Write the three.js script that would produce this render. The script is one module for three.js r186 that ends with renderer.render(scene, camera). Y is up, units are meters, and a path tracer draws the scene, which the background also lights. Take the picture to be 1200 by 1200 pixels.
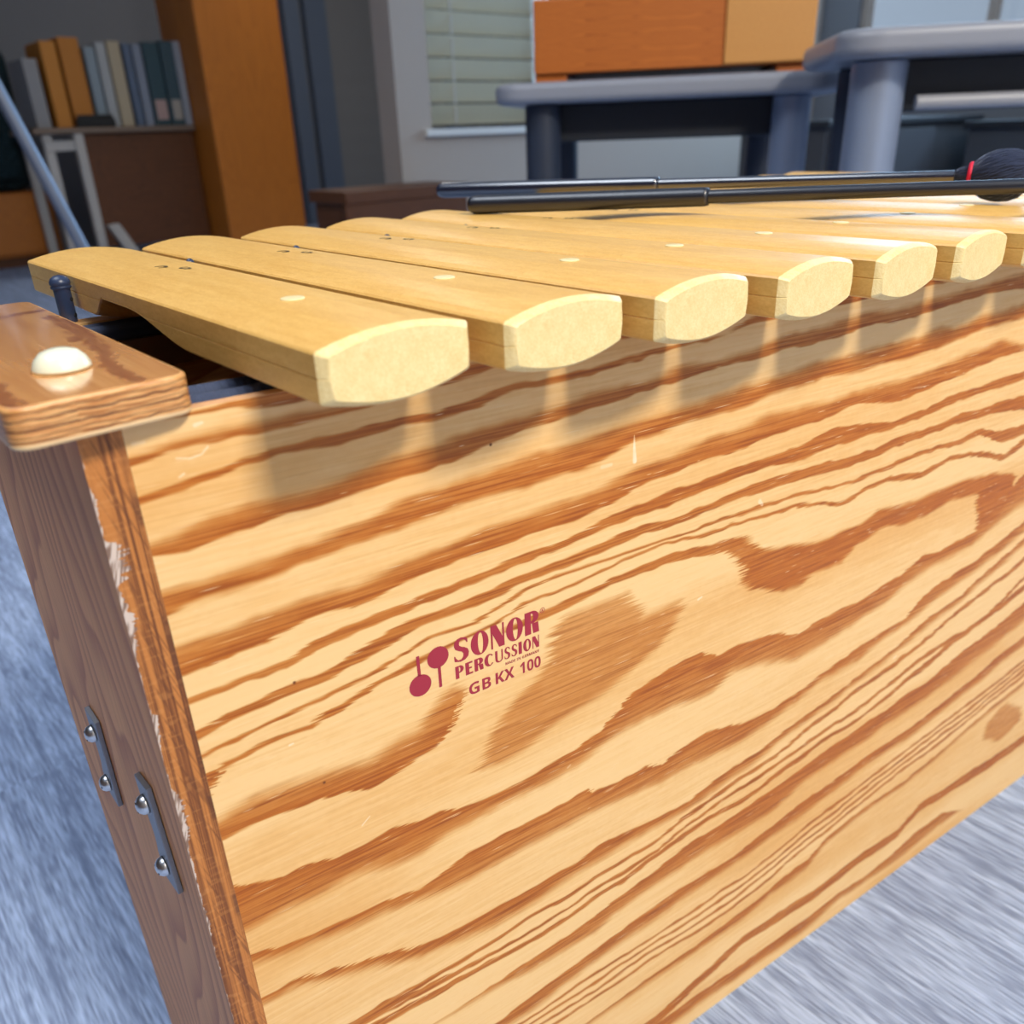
import * as THREE from 'three';
import { RoundedBoxGeometry } from 'three/addons/geometries/RoundedBoxGeometry.js';
import { mergeGeometries, mergeVertices, toCreasedNormals } from 'three/addons/utils/BufferGeometryUtils.js';
import { RectAreaLightUniformsLib } from 'three/addons/lights/RectAreaLightUniformsLib.js';
import { FontLoader } from 'three/addons/loaders/FontLoader.js';
import { TextGeometry } from 'three/addons/geometries/TextGeometry.js';

// ------------------------------------------------------------------ camera, sky, lights, exposure
const scene = new THREE.Scene();
const renderer = new THREE.WebGLRenderer({ antialias: true });
renderer.toneMapping = THREE.LinearToneMapping;
renderer.toneMappingExposure = 1.44;
renderer.shadowMap.enabled = true;
RectAreaLightUniformsLib.init();

const CAM = new THREE.Vector3(-0.05933, 0.6366, 0.28118), FPX = 965.35;
const camera = new THREE.PerspectiveCamera(2 * Math.atan(600 / FPX) * 180 / Math.PI, 1, 0.02, 60);
camera.position.copy(CAM);
camera.rotation.set(-0.4332, -0.7121, -0.0378, 'YXZ');
camera.updateMatrixWorld(true);
camera.focus = 0.41;
camera.userData.fStop = 9;

scene.background = new THREE.Color(0.62, 0.78, 1.0);
scene.backgroundIntensity = 0.35;

const ROOM = { x0: -2.6, x1: 5.6, z0: -6.2, z1: 2.7, h: 2.75 };
const WIN = { x0: -0.3, x1: 3.3, y0: 0.85, y1: 2.45 };           // the window behind the camera
const daylight = new THREE.RectAreaLight(new THREE.Color(0.72, 0.86, 1.0), 0.2, WIN.x1 - WIN.x0, WIN.y1 - WIN.y0);
daylight.position.set((WIN.x0 + WIN.x1) / 2, (WIN.y0 + WIN.y1) / 2, ROOM.z1 - 0.02);
daylight.lookAt(daylight.position.x, daylight.position.y, 0);
daylight.castShadow = true;
scene.add(daylight);
const WIN2 = { z0: -2.75, z1: -0.4, y0: 1.0, y1: 2.45 };           // the window in the right wall
const daylight2 = new THREE.RectAreaLight(new THREE.Color(0.46, 0.71, 1.0), 5.5, WIN2.z1 - WIN2.z0, WIN2.y1 - WIN2.y0);
daylight2.position.set(ROOM.x1 - 0.02, (WIN2.y0 + WIN2.y1) / 2, (WIN2.z0 + WIN2.z1) / 2);
daylight2.lookAt(0, daylight2.position.y, daylight2.position.z);
daylight2.castShadow = true;
scene.add(daylight2);
const LAMPS = [[0.30, 2.15, 0.6, 0.6, 88, [1, 0.93, 0.82]], [-0.5, -0.8, 1.1, 1.4, 3.4, [0.84, 0.91, 1]], [2.95, -4.2, 0.6, 0.6, 12, [1, 0.95, 0.88]]];   // ceiling lights: x, z, width, length, strength, colour; last one added to brighten the background
// ------------------------------------------------------------------ helpers
let seed = 7;
const rnd = () => ((seed = (seed * 1664525 + 1013904223) >>> 0) / 4294967296);
const hash = (x, y) => { let h = (x * 374761393 + y * 668265263) | 0; h = Math.imul(h ^ (h >>> 13), 1274126177); return ((h ^ (h >>> 16)) >>> 0) / 4294967296; };
const noise = (x, y) => {                                          // value noise, 0..1
  const ix = Math.floor(x), iy = Math.floor(y), fx = x - ix, fy = y - iy, u = fx * fx * (3 - 2 * fx), v = fy * fy * (3 - 2 * fy);
  const a = hash(ix, iy), b = hash(ix + 1, iy), c = hash(ix, iy + 1), d = hash(ix + 1, iy + 1);
  return a + (b - a) * u + (c - a) * v + (a - b - c + d) * u * v;
};
const sm = (a, b, x) => { const t = Math.min(1, Math.max(0, (x - a) / (b - a))); return t * t * (3 - 2 * t); };
const mix3 = (a, b, t) => [a[0] + (b[0] - a[0]) * t, a[1] + (b[1] - a[1]) * t, a[2] + (b[2] - a[2]) * t];
function tex(w, h, fn, { srgb = true, wrap = THREE.RepeatWrapping, rep } = {}) {   // fn(s, t) -> [r, g, b] 0..255
  const d = new Uint8Array(w * h * 4);
  for (let j = 0, k = 0; j < h; j++) for (let i = 0; i < w; i++, k += 4) {
    const c = fn((i + 0.5) / w, (j + 0.5) / h);
    d[k] = Math.max(0, Math.min(255, c[0])); d[k + 1] = Math.max(0, Math.min(255, c[1])); d[k + 2] = Math.max(0, Math.min(255, c[2])); d[k + 3] = 255;
  }
  const t = new THREE.DataTexture(d, w, h);
  if (srgb) t.colorSpace = THREE.SRGBColorSpace;
  t.magFilter = THREE.LinearFilter; t.minFilter = THREE.LinearFilter; t.wrapS = t.wrapT = wrap;
  if (rep) t.repeat.set(rep[0], rep[1]);
  t.needsUpdate = true;
  return t;
}
const std = (color, roughness = 0.6, metalness = 0, more = {}) => new THREE.MeshStandardMaterial({ color, roughness, metalness, ...more });
const phys = (o) => new THREE.MeshPhysicalMaterial(o);
function mesh(name, g, m, parent = scene) {
  const o = new THREE.Mesh(g, m); o.name = name; o.castShadow = o.receiveShadow = true; parent.add(o); return o;
}
function thing(name, label, category, group) {
  const o = new THREE.Group(); o.name = name; o.userData = { label, category }; if (group) o.userData.group = group; scene.add(o); return o;
}
function tag(o, label, category, group) { o.userData.label = label; o.userData.category = category; if (group) o.userData.group = group; return o; }
function struct(o) { o.userData.kind = 'structure'; return o; }
const num = (n, i) => (i ? n + '_' + String(i).padStart(3, '0') : n);
const bx = (x0, x1, y0, y1, z0, z1, r = 0.004) => { const g = r ? new RoundedBoxGeometry(x1 - x0, y1 - y0, z1 - z0, 2, r) : new THREE.BoxGeometry(x1 - x0, y1 - y0, z1 - z0); g.translate((x0 + x1) / 2, (y0 + y1) / 2, (z0 + z1) / 2); return g; };
function rod(a, b, r0, r1 = r0, n = 20) {                          // cylinder from a to b
  const A = new THREE.Vector3(...a), B = new THREE.Vector3(...b), L = A.distanceTo(B), g = new THREE.CylinderGeometry(r1, r0, L, n);
  g.applyQuaternion(new THREE.Quaternion().setFromUnitVectors(new THREE.Vector3(0, 1, 0), B.clone().sub(A).normalize()));
  const m = A.add(B).multiplyScalar(0.5); g.translate(m.x, m.y, m.z); return g;
}
function turned(profile, n = 40) { return new THREE.LatheGeometry(profile.map(([r, y]) => new THREE.Vector2(Math.max(r, 1e-5), y)), n); }
// upright prism over a plan polygon (counter-clockwise seen from above in x,-z); each side is its own group with uv in metres
function prism(poly, y0, y1, offsets = []) {
  const P = [], U = [], g = new THREE.BufferGeometry(), n = poly.length;
  for (let i = 0; i < n; i++) {
    const [ax, az] = poly[i], [bx_, bz] = poly[(i + 1) % n], L = Math.hypot(bx_ - ax, bz - az), o = offsets[i] || 0;
    P.push(ax, y0, az, bx_, y0, bz, bx_, y1, bz, ax, y0, az, bx_, y1, bz, ax, y1, az);
    U.push(o, y0, o + L, y0, o + L, y1, o, y0, o + L, y1, o, y1);
    g.addGroup(i * 6, 6, i);
  }
  const s = P.length / 3;
  for (let i = 1; i < n - 1; i++) {
    for (const [y, ord] of [[y1, [0, i, i + 1]], [y0, [0, i + 1, i]]]) for (const k of ord) { P.push(poly[k][0], y, poly[k][1]); U.push(poly[k][0], poly[k][1]); }
  }
  g.addGroup(s, P.length / 3 - s, n);
  g.setAttribute('position', new THREE.Float32BufferAttribute(P, 3)); g.setAttribute('uv', new THREE.Float32BufferAttribute(U, 2)); g.computeVertexNormals();
  return g;
}
// a photo pixel as a direction; the distance comes from the plane it is met on
const ray = (px, py) => new THREE.Vector3((px - 600) / FPX, -(py - 600) / FPX, -1).applyQuaternion(camera.quaternion);

// ------------------------------------------------------------------ measures of the instrument (metres)
const PT = 0.0055, H = 0.5546, T = 0.0137, TAPER = -0.1582, DEPTH = 0.197, LP = 0.985;
const pd = new THREE.Vector3(Math.cos(TAPER), 0, -Math.sin(TAPER)), pn = new THREE.Vector3(Math.sin(TAPER), 0, Math.cos(TAPER));
const onPanel = (px, py) => { const d = ray(px, py), t = -CAM.dot(pn) / d.dot(pn), p = CAM.clone().addScaledVector(d, t); return [p.dot(pd), p.y]; };
const BAR = { x0: 0.05877, pitch: 0.06598, w: 0.05998, th: 0.01677, yT: 0.5774, crown: 0.0042, belly: 0.0048 };

// ------------------------------------------------------------------ wood of the front panel: grain figure drawn in panel metres
const PW = 0.80, PH = 0.56;                                       // size the figure covers
const B = (soft, ...p) => ({ soft, p });                          // soft: [upper, lower] edge width in metres
const S1 = [0.006, 0.0016], S2 = [0.0016, 0.009], S3 = [0.0014, 0.0014];
const bands = [
  B(S3, 236, 478, 484, 300, 466, 476, 365, 452, 465, 450, 430, 447, 560, 425, 437, 640, 405, 416, 760, 385, 392),
  B(S1, 152, 535, 546, 202, 516, 526, 252, 507, 519, 300, 495, 509, 352, 482, 497, 385, 476, 487, 450, 458, 470, 560, 428, 437, 640, 408, 414),
  B(S3, 164, 580, 590, 202, 567, 577, 252, 552, 562, 290, 540, 547, 320, 527, 537, 365, 517, 526, 402, 507, 519, 437, 497, 509, 470, 489, 497, 510, 481, 490, 560, 465, 475, 605, 451, 459, 665, 437, 445, 720, 423, 430, 790, 404, 409, 840, 392, 395),
  B(S3, 870, 380, 386, 920, 362, 370, 990, 345, 354, 1060, 330, 338, 1120, 318, 326),
  B(S1, 180, 635, 652, 215, 620, 645, 252, 602, 632, 290, 590, 620, 327, 580, 602, 365, 570, 592, 402, 557, 580, 437, 544, 569, 470, 530, 557, 520, 517, 545, 560, 502, 530, 595, 492, 512, 645, 477, 492, 690, 460, 480, 720, 452, 473, 760, 445, 457, 800, 430, 447, 840, 422, 430, 880, 411, 424, 920, 395, 412, 945, 387, 405, 982, 375, 395, 1025, 365, 380, 1075, 355, 370, 1112, 342, 355, 1150, 335, 347, 1197, 320, 337),
  B([0.006, 0.004], 192, 692, 725, 220, 685, 710, 265, 672, 695, 315, 655, 677, 365, 635, 660, 402, 620, 645, 437, 605, 632, 465, 587, 622, 520, 570, 597, 570, 555, 582, 610, 537, 572, 645, 527, 562, 685, 515, 550, 717, 504, 531, 755, 492, 515, 805, 477, 495, 855, 460, 480, 905, 444, 464, 950, 427, 447, 1000, 415, 437, 1040, 402, 425, 1090, 390, 410, 1150, 372, 387, 1197, 355, 372),
  B(S1, 211, 755, 791, 242, 745, 782, 273, 737, 766, 307, 722, 754, 352, 705, 730, 377, 697, 719, 415, 686, 711, 440, 673, 699, 470, 660, 685, 520, 642, 665, 570, 620, 647, 620, 602, 627, 670, 587, 612, 717, 563, 588, 762, 542, 565, 805, 525, 547, 855, 505, 532, 895, 489, 514, 930, 480, 503, 977, 467, 485, 1000, 460, 475, 1050, 447, 471, 1090, 435, 458, 1125, 420, 440, 1175, 400, 417, 1197, 402, 410),
  B(S3, 221, 817, 826, 252, 805, 813, 294, 788, 795, 336, 771, 782, 380, 745, 757, 430, 727, 739, 480, 705, 717, 520, 690, 699, 550, 680, 688, 605, 655, 665, 645, 641, 649, 685, 622, 631, 717, 603, 616, 767, 585, 598, 817, 567, 580, 855, 552, 565, 895, 540, 550, 935, 523, 541, 980, 502, 523, 1010, 498, 512, 1045, 497, 504, 1080, 482, 490, 1115, 465, 476, 1150, 455, 462, 1175, 441, 452, 1197, 435, 445),
  B(S3, 230, 854, 864, 263, 833, 845, 305, 818, 829, 336, 802, 815, 367, 789, 801, 388, 779, 791, 430, 753, 767, 480, 727, 740, 530, 712, 723, 570, 695, 707, 610, 677, 687, 645, 662, 672, 695, 642, 653, 740, 620, 632, 780, 607, 617, 835, 590, 598, 880, 570, 582, 937, 552, 563, 987, 535, 548, 1025, 525, 535, 1062, 510, 520, 1100, 497, 505, 1125, 487, 497, 1162, 475, 485, 1197, 465, 480),
  B(S3, 239, 880, 884, 277, 860, 865, 325, 842, 846, 361, 821, 826, 398, 803, 808, 438, 783, 788, 480, 759, 763, 505, 746, 750, 555, 730, 734, 602, 699, 703, 645, 676, 679, 720, 652, 655, 795, 626, 629, 835, 609, 612, 870, 600, 604, 905, 588, 592, 937, 577, 581, 1000, 563, 567, 1050, 540, 545, 1100, 523, 528, 1150, 504, 511, 1175, 505, 518, 1197, 499, 510),
  B(S3, 246, 905, 922, 259, 892, 899, 294, 875, 880, 325, 865, 869, 361, 851, 856, 388, 828, 836, 415, 814, 821, 437, 800, 805, 472, 780, 788, 530, 755, 759, 580, 731, 734, 620, 704, 707, 670, 684, 687, 720, 661, 664, 770, 640, 643, 832, 620, 624, 870, 610, 614, 917, 597, 601, 932, 591, 594, 975, 588, 592, 1000, 580, 585, 1040, 558, 563, 1080, 552, 559, 1112, 535, 540, 1137, 532, 537, 1175, 532, 538, 1197, 517, 524),
  B(S3, 600, 732, 738, 640, 713, 722, 682, 694, 702, 720, 677, 684, 752, 664, 672, 795, 647, 659, 815, 640, 650, 855, 631, 646, 872, 631, 652),
  B(S2, 280, 1037, 1095, 305, 1033, 1080, 333, 1027, 1064, 368, 1011, 1048, 403, 1002, 1032, 438, 985, 1020, 462, 971, 1012, 494, 963, 999, 515, 952, 982, 536, 948, 970, 561, 938, 957, 604, 918, 934, 640, 899, 918, 674, 880, 899, 702, 858, 875, 720, 840, 862, 740, 815, 850, 770, 795, 835, 795, 777, 823, 820, 766, 816, 840, 767, 808, 860, 757, 785, 890, 747, 776, 917, 744, 771, 932, 745, 773, 965, 722, 752, 1000, 709, 732, 1040, 682, 704, 1055, 675, 690, 1080, 652, 673, 1100, 647, 660, 1125, 632, 645, 1142, 622, 637, 1160, 600, 622),
  B([0.011, 0.0016], 259, 957, 983, 298, 932, 962, 333, 918, 950, 371, 908, 936, 399, 900, 932, 434, 890, 925, 462, 869, 906, 492, 853, 886, 508, 832, 876, 520, 817, 861, 532, 806, 846, 543, 806, 820),
  B(S2, 298, 1117, 1128, 333, 1108, 1119, 368, 1094, 1104, 415, 1074, 1086, 450, 1057, 1069, 487, 1044, 1056, 516, 1026, 1045, 550, 1000, 1030, 595, 975, 1005, 613, 968, 995, 640, 952, 981, 687, 926, 955, 694, 930, 951, 725, 914, 936, 756, 897, 921, 774, 900, 916, 806, 872, 898, 824, 860, 889, 840, 855, 882, 870, 848, 866, 900, 835, 846, 932, 815, 824, 965, 788, 796, 1005, 760, 773, 1040, 735, 745, 1060, 724, 731, 1075, 705, 720, 1100, 682, 699, 1140, 660, 672, 1197, 612, 625),
  B(S2, 460, 1118, 1130, 494, 1110, 1123, 527, 1094, 1107, 572, 1069, 1089, 617, 1044, 1062, 653, 1024, 1037, 674, 1014, 1024, 707, 988, 1006, 728, 977, 993, 770, 959, 968, 806, 941, 949, 837, 914, 925, 882, 885, 895, 918, 858, 865, 950, 834, 841, 1000, 795, 801, 1040, 767, 773, 1090, 722, 730, 1125, 699, 706, 1175, 652, 660, 1197, 634, 641),
  B(S3, 545, 1119, 1124, 617, 1076, 1080, 685, 1036, 1040, 770, 982, 986, 837, 930, 935, 905, 885, 889, 987, 820, 825, 1050, 775, 780, 1125, 713, 718, 1197, 656, 662),
  B(S3, 568, 1119, 1124, 617, 1094, 1097, 662, 1065, 1068, 720, 1027, 1031, 770, 994, 998, 837, 942, 945, 905, 896, 900, 1000, 832, 836, 1075, 773, 778, 1150, 725, 730, 1197, 678, 683),
  B(S3, 586, 1119, 1125, 640, 1090, 1095, 685, 1060, 1065, 747, 1015, 1021, 837, 952, 957, 871, 934, 940, 947, 877, 882, 1012, 836, 840, 1100, 764, 770, 1125, 742, 748, 1197, 688, 695),
  B(S2, 631, 1119, 1130, 662, 1098, 1112, 698, 1074, 1090, 725, 1051, 1067, 770, 1020, 1035, 806, 990, 1010, 851, 963, 983, 896, 932, 957, 947, 894, 912, 1000, 857, 876, 1040, 830, 848, 1090, 795, 814, 1125, 764, 788, 1165, 735, 757, 1197, 707, 730),
  B(S2, 693, 1117, 1130, 736, 1085, 1098, 781, 1053, 1068, 815, 1031, 1043, 860, 1004, 1012, 896, 975, 985, 947, 934, 949, 1007, 893, 902, 1060, 857, 867, 1100, 826, 836, 1137, 797, 808, 1175, 765, 775, 1197, 748, 758),
  ...[0, 9, 18, 27].map((o) => B(S3, 726, 1121 + o, 1124 + o, 770, 1092 + o, 1095 + o, 815, 1063 + o, 1066 + o, 860, 1034 + o, 1037 + o, 905, 1000 + o * 0.95, 1003 + o * 0.95, 947, 965 + o * 0.9, 968 + o * 0.9, 1000, 925 + o * 0.8, 928 + o * 0.8, 1050, 886 + o * 0.75, 889 + o * 0.75, 1100, 850 + o * 0.7, 853 + o * 0.7, 1150, 812 + o * 0.65, 815 + o * 0.65, 1197, 775 + o * 0.6, 778 + o * 0.6)),
  B(S2, 797, 1120, 1126, 837, 1091, 1098, 871, 1068, 1077, 905, 1039, 1046, 947, 1007, 1016, 967, 983, 989, 1013, 946, 951, 1060, 915, 919, 1107, 876, 880, 1153, 836, 840, 1197, 800, 804),
  B(S3, 846, 1119, 1128, 871, 1096, 1104, 905, 1074, 1084, 947, 1048, 1058, 967, 1033, 1043, 1013, 998, 1007, 1051, 973, 981, 1079, 941, 950, 1118, 916, 925, 1163, 887, 897, 1197, 863, 872),
  B(S2, 880, 1122, 1134, 900, 1108, 1120, 940, 1080, 1093, 985, 1045, 1052, 1010, 1030, 1036, 1045, 1002, 1012, 1070, 978, 993, 1100, 955, 968, 1118, 951, 955),
];
const blobs = [
  [[870, 630], [882, 640], [893, 646], [910, 645], [930, 640], [975, 631], [1000, 617], [1032, 597], [1065, 592], [1090, 580], [1125, 565], [1162, 555], [1190, 555], [1187, 575], [1175, 600], [1162, 615], [1140, 627], [1145, 617], [1145, 580], [1115, 587], [1085, 602], [1060, 612], [1040, 617], [1005, 637], [982, 660], [952, 672], [937, 687], [915, 695], [885, 690], [870, 682], [872, 667], [852, 650], [855, 632]],
  [[660, 722], [730, 696], [750, 712], [752, 722], [795, 707], [800, 712], [785, 740], [770, 760], [742, 785], [710, 810], [670, 837], [620, 872], [597, 887], [560, 901], [570, 880], [580, 855], [600, 825], [620, 805], [645, 775], [650, 740]],
  [[1153, 865], [1155, 850], [1170, 832], [1180, 823], [1197, 828], [1197, 842], [1185, 855], [1170, 868]],
].map((b) => b.map(([x, y]) => onPanel(x, y)));
const blobWeight = [0.95, 0.6, 0.6], blobSoft = [0.0022, 0.0036, 0.003];
const TW = 2048, TH = 1434;
function panelTexture() {
  const cols = bands.map(({ p, soft }) => {
    const pts = [];
    for (let i = 0; i < p.length; i += 3) { const [u, vt] = onPanel(p[i], p[i + 1]), [u2, vb] = onPanel(p[i], p[i + 2]); pts.push([(u + u2) / 2, vt, vb]); }
    const top = new Float32Array(TW), bot = new Float32Array(TW), gain = new Float32Array(TW);
    for (let i = 0; i < TW; i++) {
      const u = (i + 0.5) / TW * PW; let k = 0;
      while (k < pts.length - 2 && u > pts[k + 1][0]) k++;
      const a = pts[k], b = pts[k + 1], t = (u - a[0]) / (b[0] - a[0]), tc = Math.max(-3, Math.min(3, t)), e = t < 0 ? t : t;
      top[i] = a[1] + (b[1] - a[1]) * tc; bot[i] = a[2] + (b[2] - a[2]) * tc;
      const first = pts[0][0], last = pts[pts.length - 1][0];
      const openLeft = first < 0.05 || p[1] > 1110, openRight = last > 0.5;
      gain[i] = (openLeft ? 1 : sm(first - 0.012, first + 0.004, u)) * (openRight ? 1 : 1 - sm(last - 0.004, last + 0.01, u));
    }
    return { top, bot, gain, soft };
  });
  const seg = blobs.map((b) => ({ b, lo: [Math.min(...b.map((q) => q[0])) - 0.012, Math.min(...b.map((q) => q[1])) - 0.012], hi: [Math.max(...b.map((q) => q[0])) + 0.012, Math.max(...b.map((q) => q[1])) + 0.012] }));
  const signed = (b, x, y) => {
    let d = 1e9, inside = false;
    for (let i = 0, j = b.length - 1; i < b.length; j = i++) {
      const [ax, ay] = b[i], [cx, cy] = b[j], ex = cx - ax, ey = cy - ay, t = Math.max(0, Math.min(1, ((x - ax) * ex + (y - ay) * ey) / (ex * ex + ey * ey)));
      d = Math.min(d, (x - ax - ex * t) ** 2 + (y - ay - ey * t) ** 2);
      if ((ay > y) !== (cy > y) && x < (cx - ax) * (y - ay) / (cy - ay) + ax) inside = !inside;
    }
    return (inside ? 1 : -1) * Math.sqrt(d);
  };
  // pale open pores and scratches, in panel metres
  const pores = [];
  for (let i = 0; i < 2600; i++) pores.push([rnd() * PW, rnd() * PH, 0.003 + rnd() * 0.014, 0.2 + rnd() * 0.6]);
  const poreMap = new Float32Array(TW * TH);
  for (const [u, v, L, a] of pores) {
    const j = Math.floor(v / PH * TH), i0 = Math.floor(u / PW * TW), n = Math.floor(L / PW * TW);
    for (let k = 0; k < n; k++) { const i = i0 + k, jj = j + Math.round(k * 0.012); if (i < TW && jj < TH) poreMap[jj * TW + i] = a * Math.sin(Math.PI * (k + 0.5) / n); }
  }
  const marks = new Float32Array(TW * TH);
  const stroke = (pts, w0, w1, a) => {
    const q = pts.map(([x, y]) => onPanel(x, y));
    for (let s = 0; s < q.length - 1; s++) for (let k = 0; k <= 60; k++) {
      const t = k / 60, u = q[s][0] + (q[s + 1][0] - q[s][0]) * t, v = q[s][1] + (q[s + 1][1] - q[s][1]) * t, w = w0 + (w1 - w0) * ((s + t) / (q.length - 1)), r = Math.ceil(w / PW * TW) + 1;
      const ci = u / PW * TW, cj = v / PH * TH;
      for (let dj = -r; dj <= r; dj++) for (let di = -r; di <= r; di++) {
        const i = Math.round(ci) + di, j = Math.round(cj) + dj; if (i < 0 || j < 0 || i >= TW || j >= TH) continue;
        const d = Math.hypot(i - ci, j - cj) / TW * PW; marks[j * TW + i] = Math.max(marks[j * TW + i], a * (1 - sm(w * 0.5, w + 0.0003, d)));
      }
    }
  };
  stroke([[743, 511], [743, 526], [743.5, 541]], 0.0002, 0.0015, 0.75);
  stroke([[228, 499], [236, 496]], 0.0008, 0.0005, 0.6); stroke([[206, 538], [222, 538], [236, 533], [243, 524]], 0.0003, 0.0003, 0.6);
  stroke([[210, 560], [215, 556]], 0.0004, 0.0004, 0.6); stroke([[155, 521], [168, 519]], 0.0007, 0.0005, 0.35);
  stroke([[424, 968], [433, 957]], 0.0003, 0.0002, 0.7); stroke([[339, 874], [343, 872]], 0.0005, 0.0004, 0.7);
  stroke([[890, 588], [893, 592]], 0.0016, 0.001, 0.6); stroke([[818, 703], [822, 700]], 0.0008, 0.0006, 0.7); stroke([[705, 548], [716, 545]], 0.0012, 0.001, 0.35);
  stroke([[665, 1000 - 100], [668, 897]], 0.0005, 0.0005, 0.5); stroke([[1047, 772], [1050, 769]], 0.001, 0.0008, 0.5);
  const light = [243, 202, 140], light2 = [233, 181, 110], dark = [184, 102, 26], dark2 = [152, 78, 18], pale = [252, 238, 214];
  const spots = [[345, 800], [575, 521], [380, 917]].map(([x, y]) => onPanel(x, y));
  return tex(TW, TH, (s, t) => {
    const u = s * PW, v = t * PH, i = Math.min(TW - 1, Math.floor(s * TW)), j = Math.min(TH - 1, Math.floor(t * TH));
    const fray = (noise(v * 1700, u * 22) - 0.5) * 0.008;               // fibres fray the edges along the grain
    const uu = Math.max(0, Math.min(PW - 0.001, u + fray)), ii = Math.floor(uu / PW * TW);
    const wob = (noise(u * 42, v * 60) - 0.5) * 0.0032 + (noise(u * 140, v * 260 + 9) - 0.5) * 0.0014;
    const vv = v + wob;
    let d = 0;
    for (const c of cols) {
      const a = c.top[ii], b = c.bot[ii]; if (vv > a + 0.014 || vv < b - 0.014) continue;
      const e = sm(a + c.soft[0] * 0.45, a - c.soft[0] * 0.55, vv) * sm(b - c.soft[1] * 0.55, b + c.soft[1] * 0.45, vv);
      const rel = (a - vv) / Math.max(0.002, a - b), deep = c.soft[0] > 0.004 ? 0.72 + 0.28 * rel : c.soft[1] > 0.004 ? 1 - 0.3 * rel : 0.92;
      d = Math.max(d, e * c.gain[i] * deep);
    }
    seg.forEach((q, k) => {
      if (u < q.lo[0] || u > q.hi[0] || v < q.lo[1] || v > q.hi[1]) return;
      d = Math.max(d, blobWeight[k] * sm(-blobSoft[k], blobSoft[k], signed(q.b, u + fray * 1.3, vv)));
    });
    const fine = noise(u * 26, v * 2100), fine2 = noise(u * 60 + 5, v * 900), slow = noise(u * 5 + 3, v * 34), mott = noise(u * 420, v * 420);
    d = Math.min(1, Math.max(0, d * (0.80 + 0.22 * fine + 0.16 * fine2) + (fine - 0.5) * 0.10 + (slow - 0.5) * 0.12 + (mott - 0.5) * 0.05 + 0.02));
    let c = mix3(mix3(light, light2, sm(0.2, 0.9, slow * 0.7 + fine2 * 0.3)), mix3(dark, dark2, sm(0.35, 0.95, fine * 0.55 + fine2 * 0.45)), d);
    const p = poreMap[j * TW + i] * (0.25 + 0.75 * d); if (p > 0) c = mix3(c, pale, p);
    const m = marks[j * TW + i]; if (m > 0) c = mix3(c, pale, m * (0.7 + 0.3 * mott));
    for (const [a, b] of spots) { const r = Math.hypot(u - a, v - b); if (r < 0.0009) c = mix3(c, [110, 62, 28], 1 - sm(0.0004, 0.0009, r)); }
    return c;
  }, { wrap: THREE.MirroredRepeatWrapping, rep: [1 / PW, 1 / PH] });
}
// plain brown ply wood with upright or lengthwise cathedral grain; uv in metres
function plainWood(w, h, mw, mh, light, dark, { along = 'v', rings = 60, seedAt = 0, contrast = 1, wrap } = {}) {
  return tex(w, h, (s, t) => {
    const a = (along === 'v' ? t * mh : s * mw), b = (along === 'v' ? s * mw : t * mh);
    const n = noise(b * 14 + seedAt, a * 3.2) * 2.2 + noise(b * 34 + seedAt, a * 9) * 0.5 + b * rings * 0.4;
    const r = n * 3.2 - Math.floor(n * 3.2), g = Math.pow(r, 2.2) * (1 - sm(0.9, 1, r));
    const f = noise(b * 1500, a * 24 + seedAt), f2 = noise(b * 500, a * 12);
    return mix3(light, dark, Math.min(1, contrast * (g * 0.85 + (f - 0.4) * 0.35 + (f2 - 0.5) * 0.2)));
  }, { rep: [1 / mw, 1 / mh], wrap: wrap || THREE.MirroredRepeatWrapping });
}

// ------------------------------------------------------------------ materials
const panelMap = panelTexture();
const M = {};
M.panel = phys({ map: panelMap, roughness: 0.46, specularIntensity: 0.7 });
M.panelPlain = phys({ map: plainWood(512, 512, 0.4, 0.4, [214, 170, 112], [160, 96, 46], { along: 's', rings: 40 }), roughness: 0.5 });
M.topEdge = phys({ map: plainWood(1024, 64, 0.4, 0.02, [232, 186, 140], [190, 120, 70], { along: 's', rings: 300 }), roughness: 0.5 });
M.side = phys({ map: plainWood(512, 1024, 0.2, 0.56, [224, 158, 98], [168, 96, 50], { rings: 46, seedAt: 4 }), roughness: 0.55 });
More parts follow.
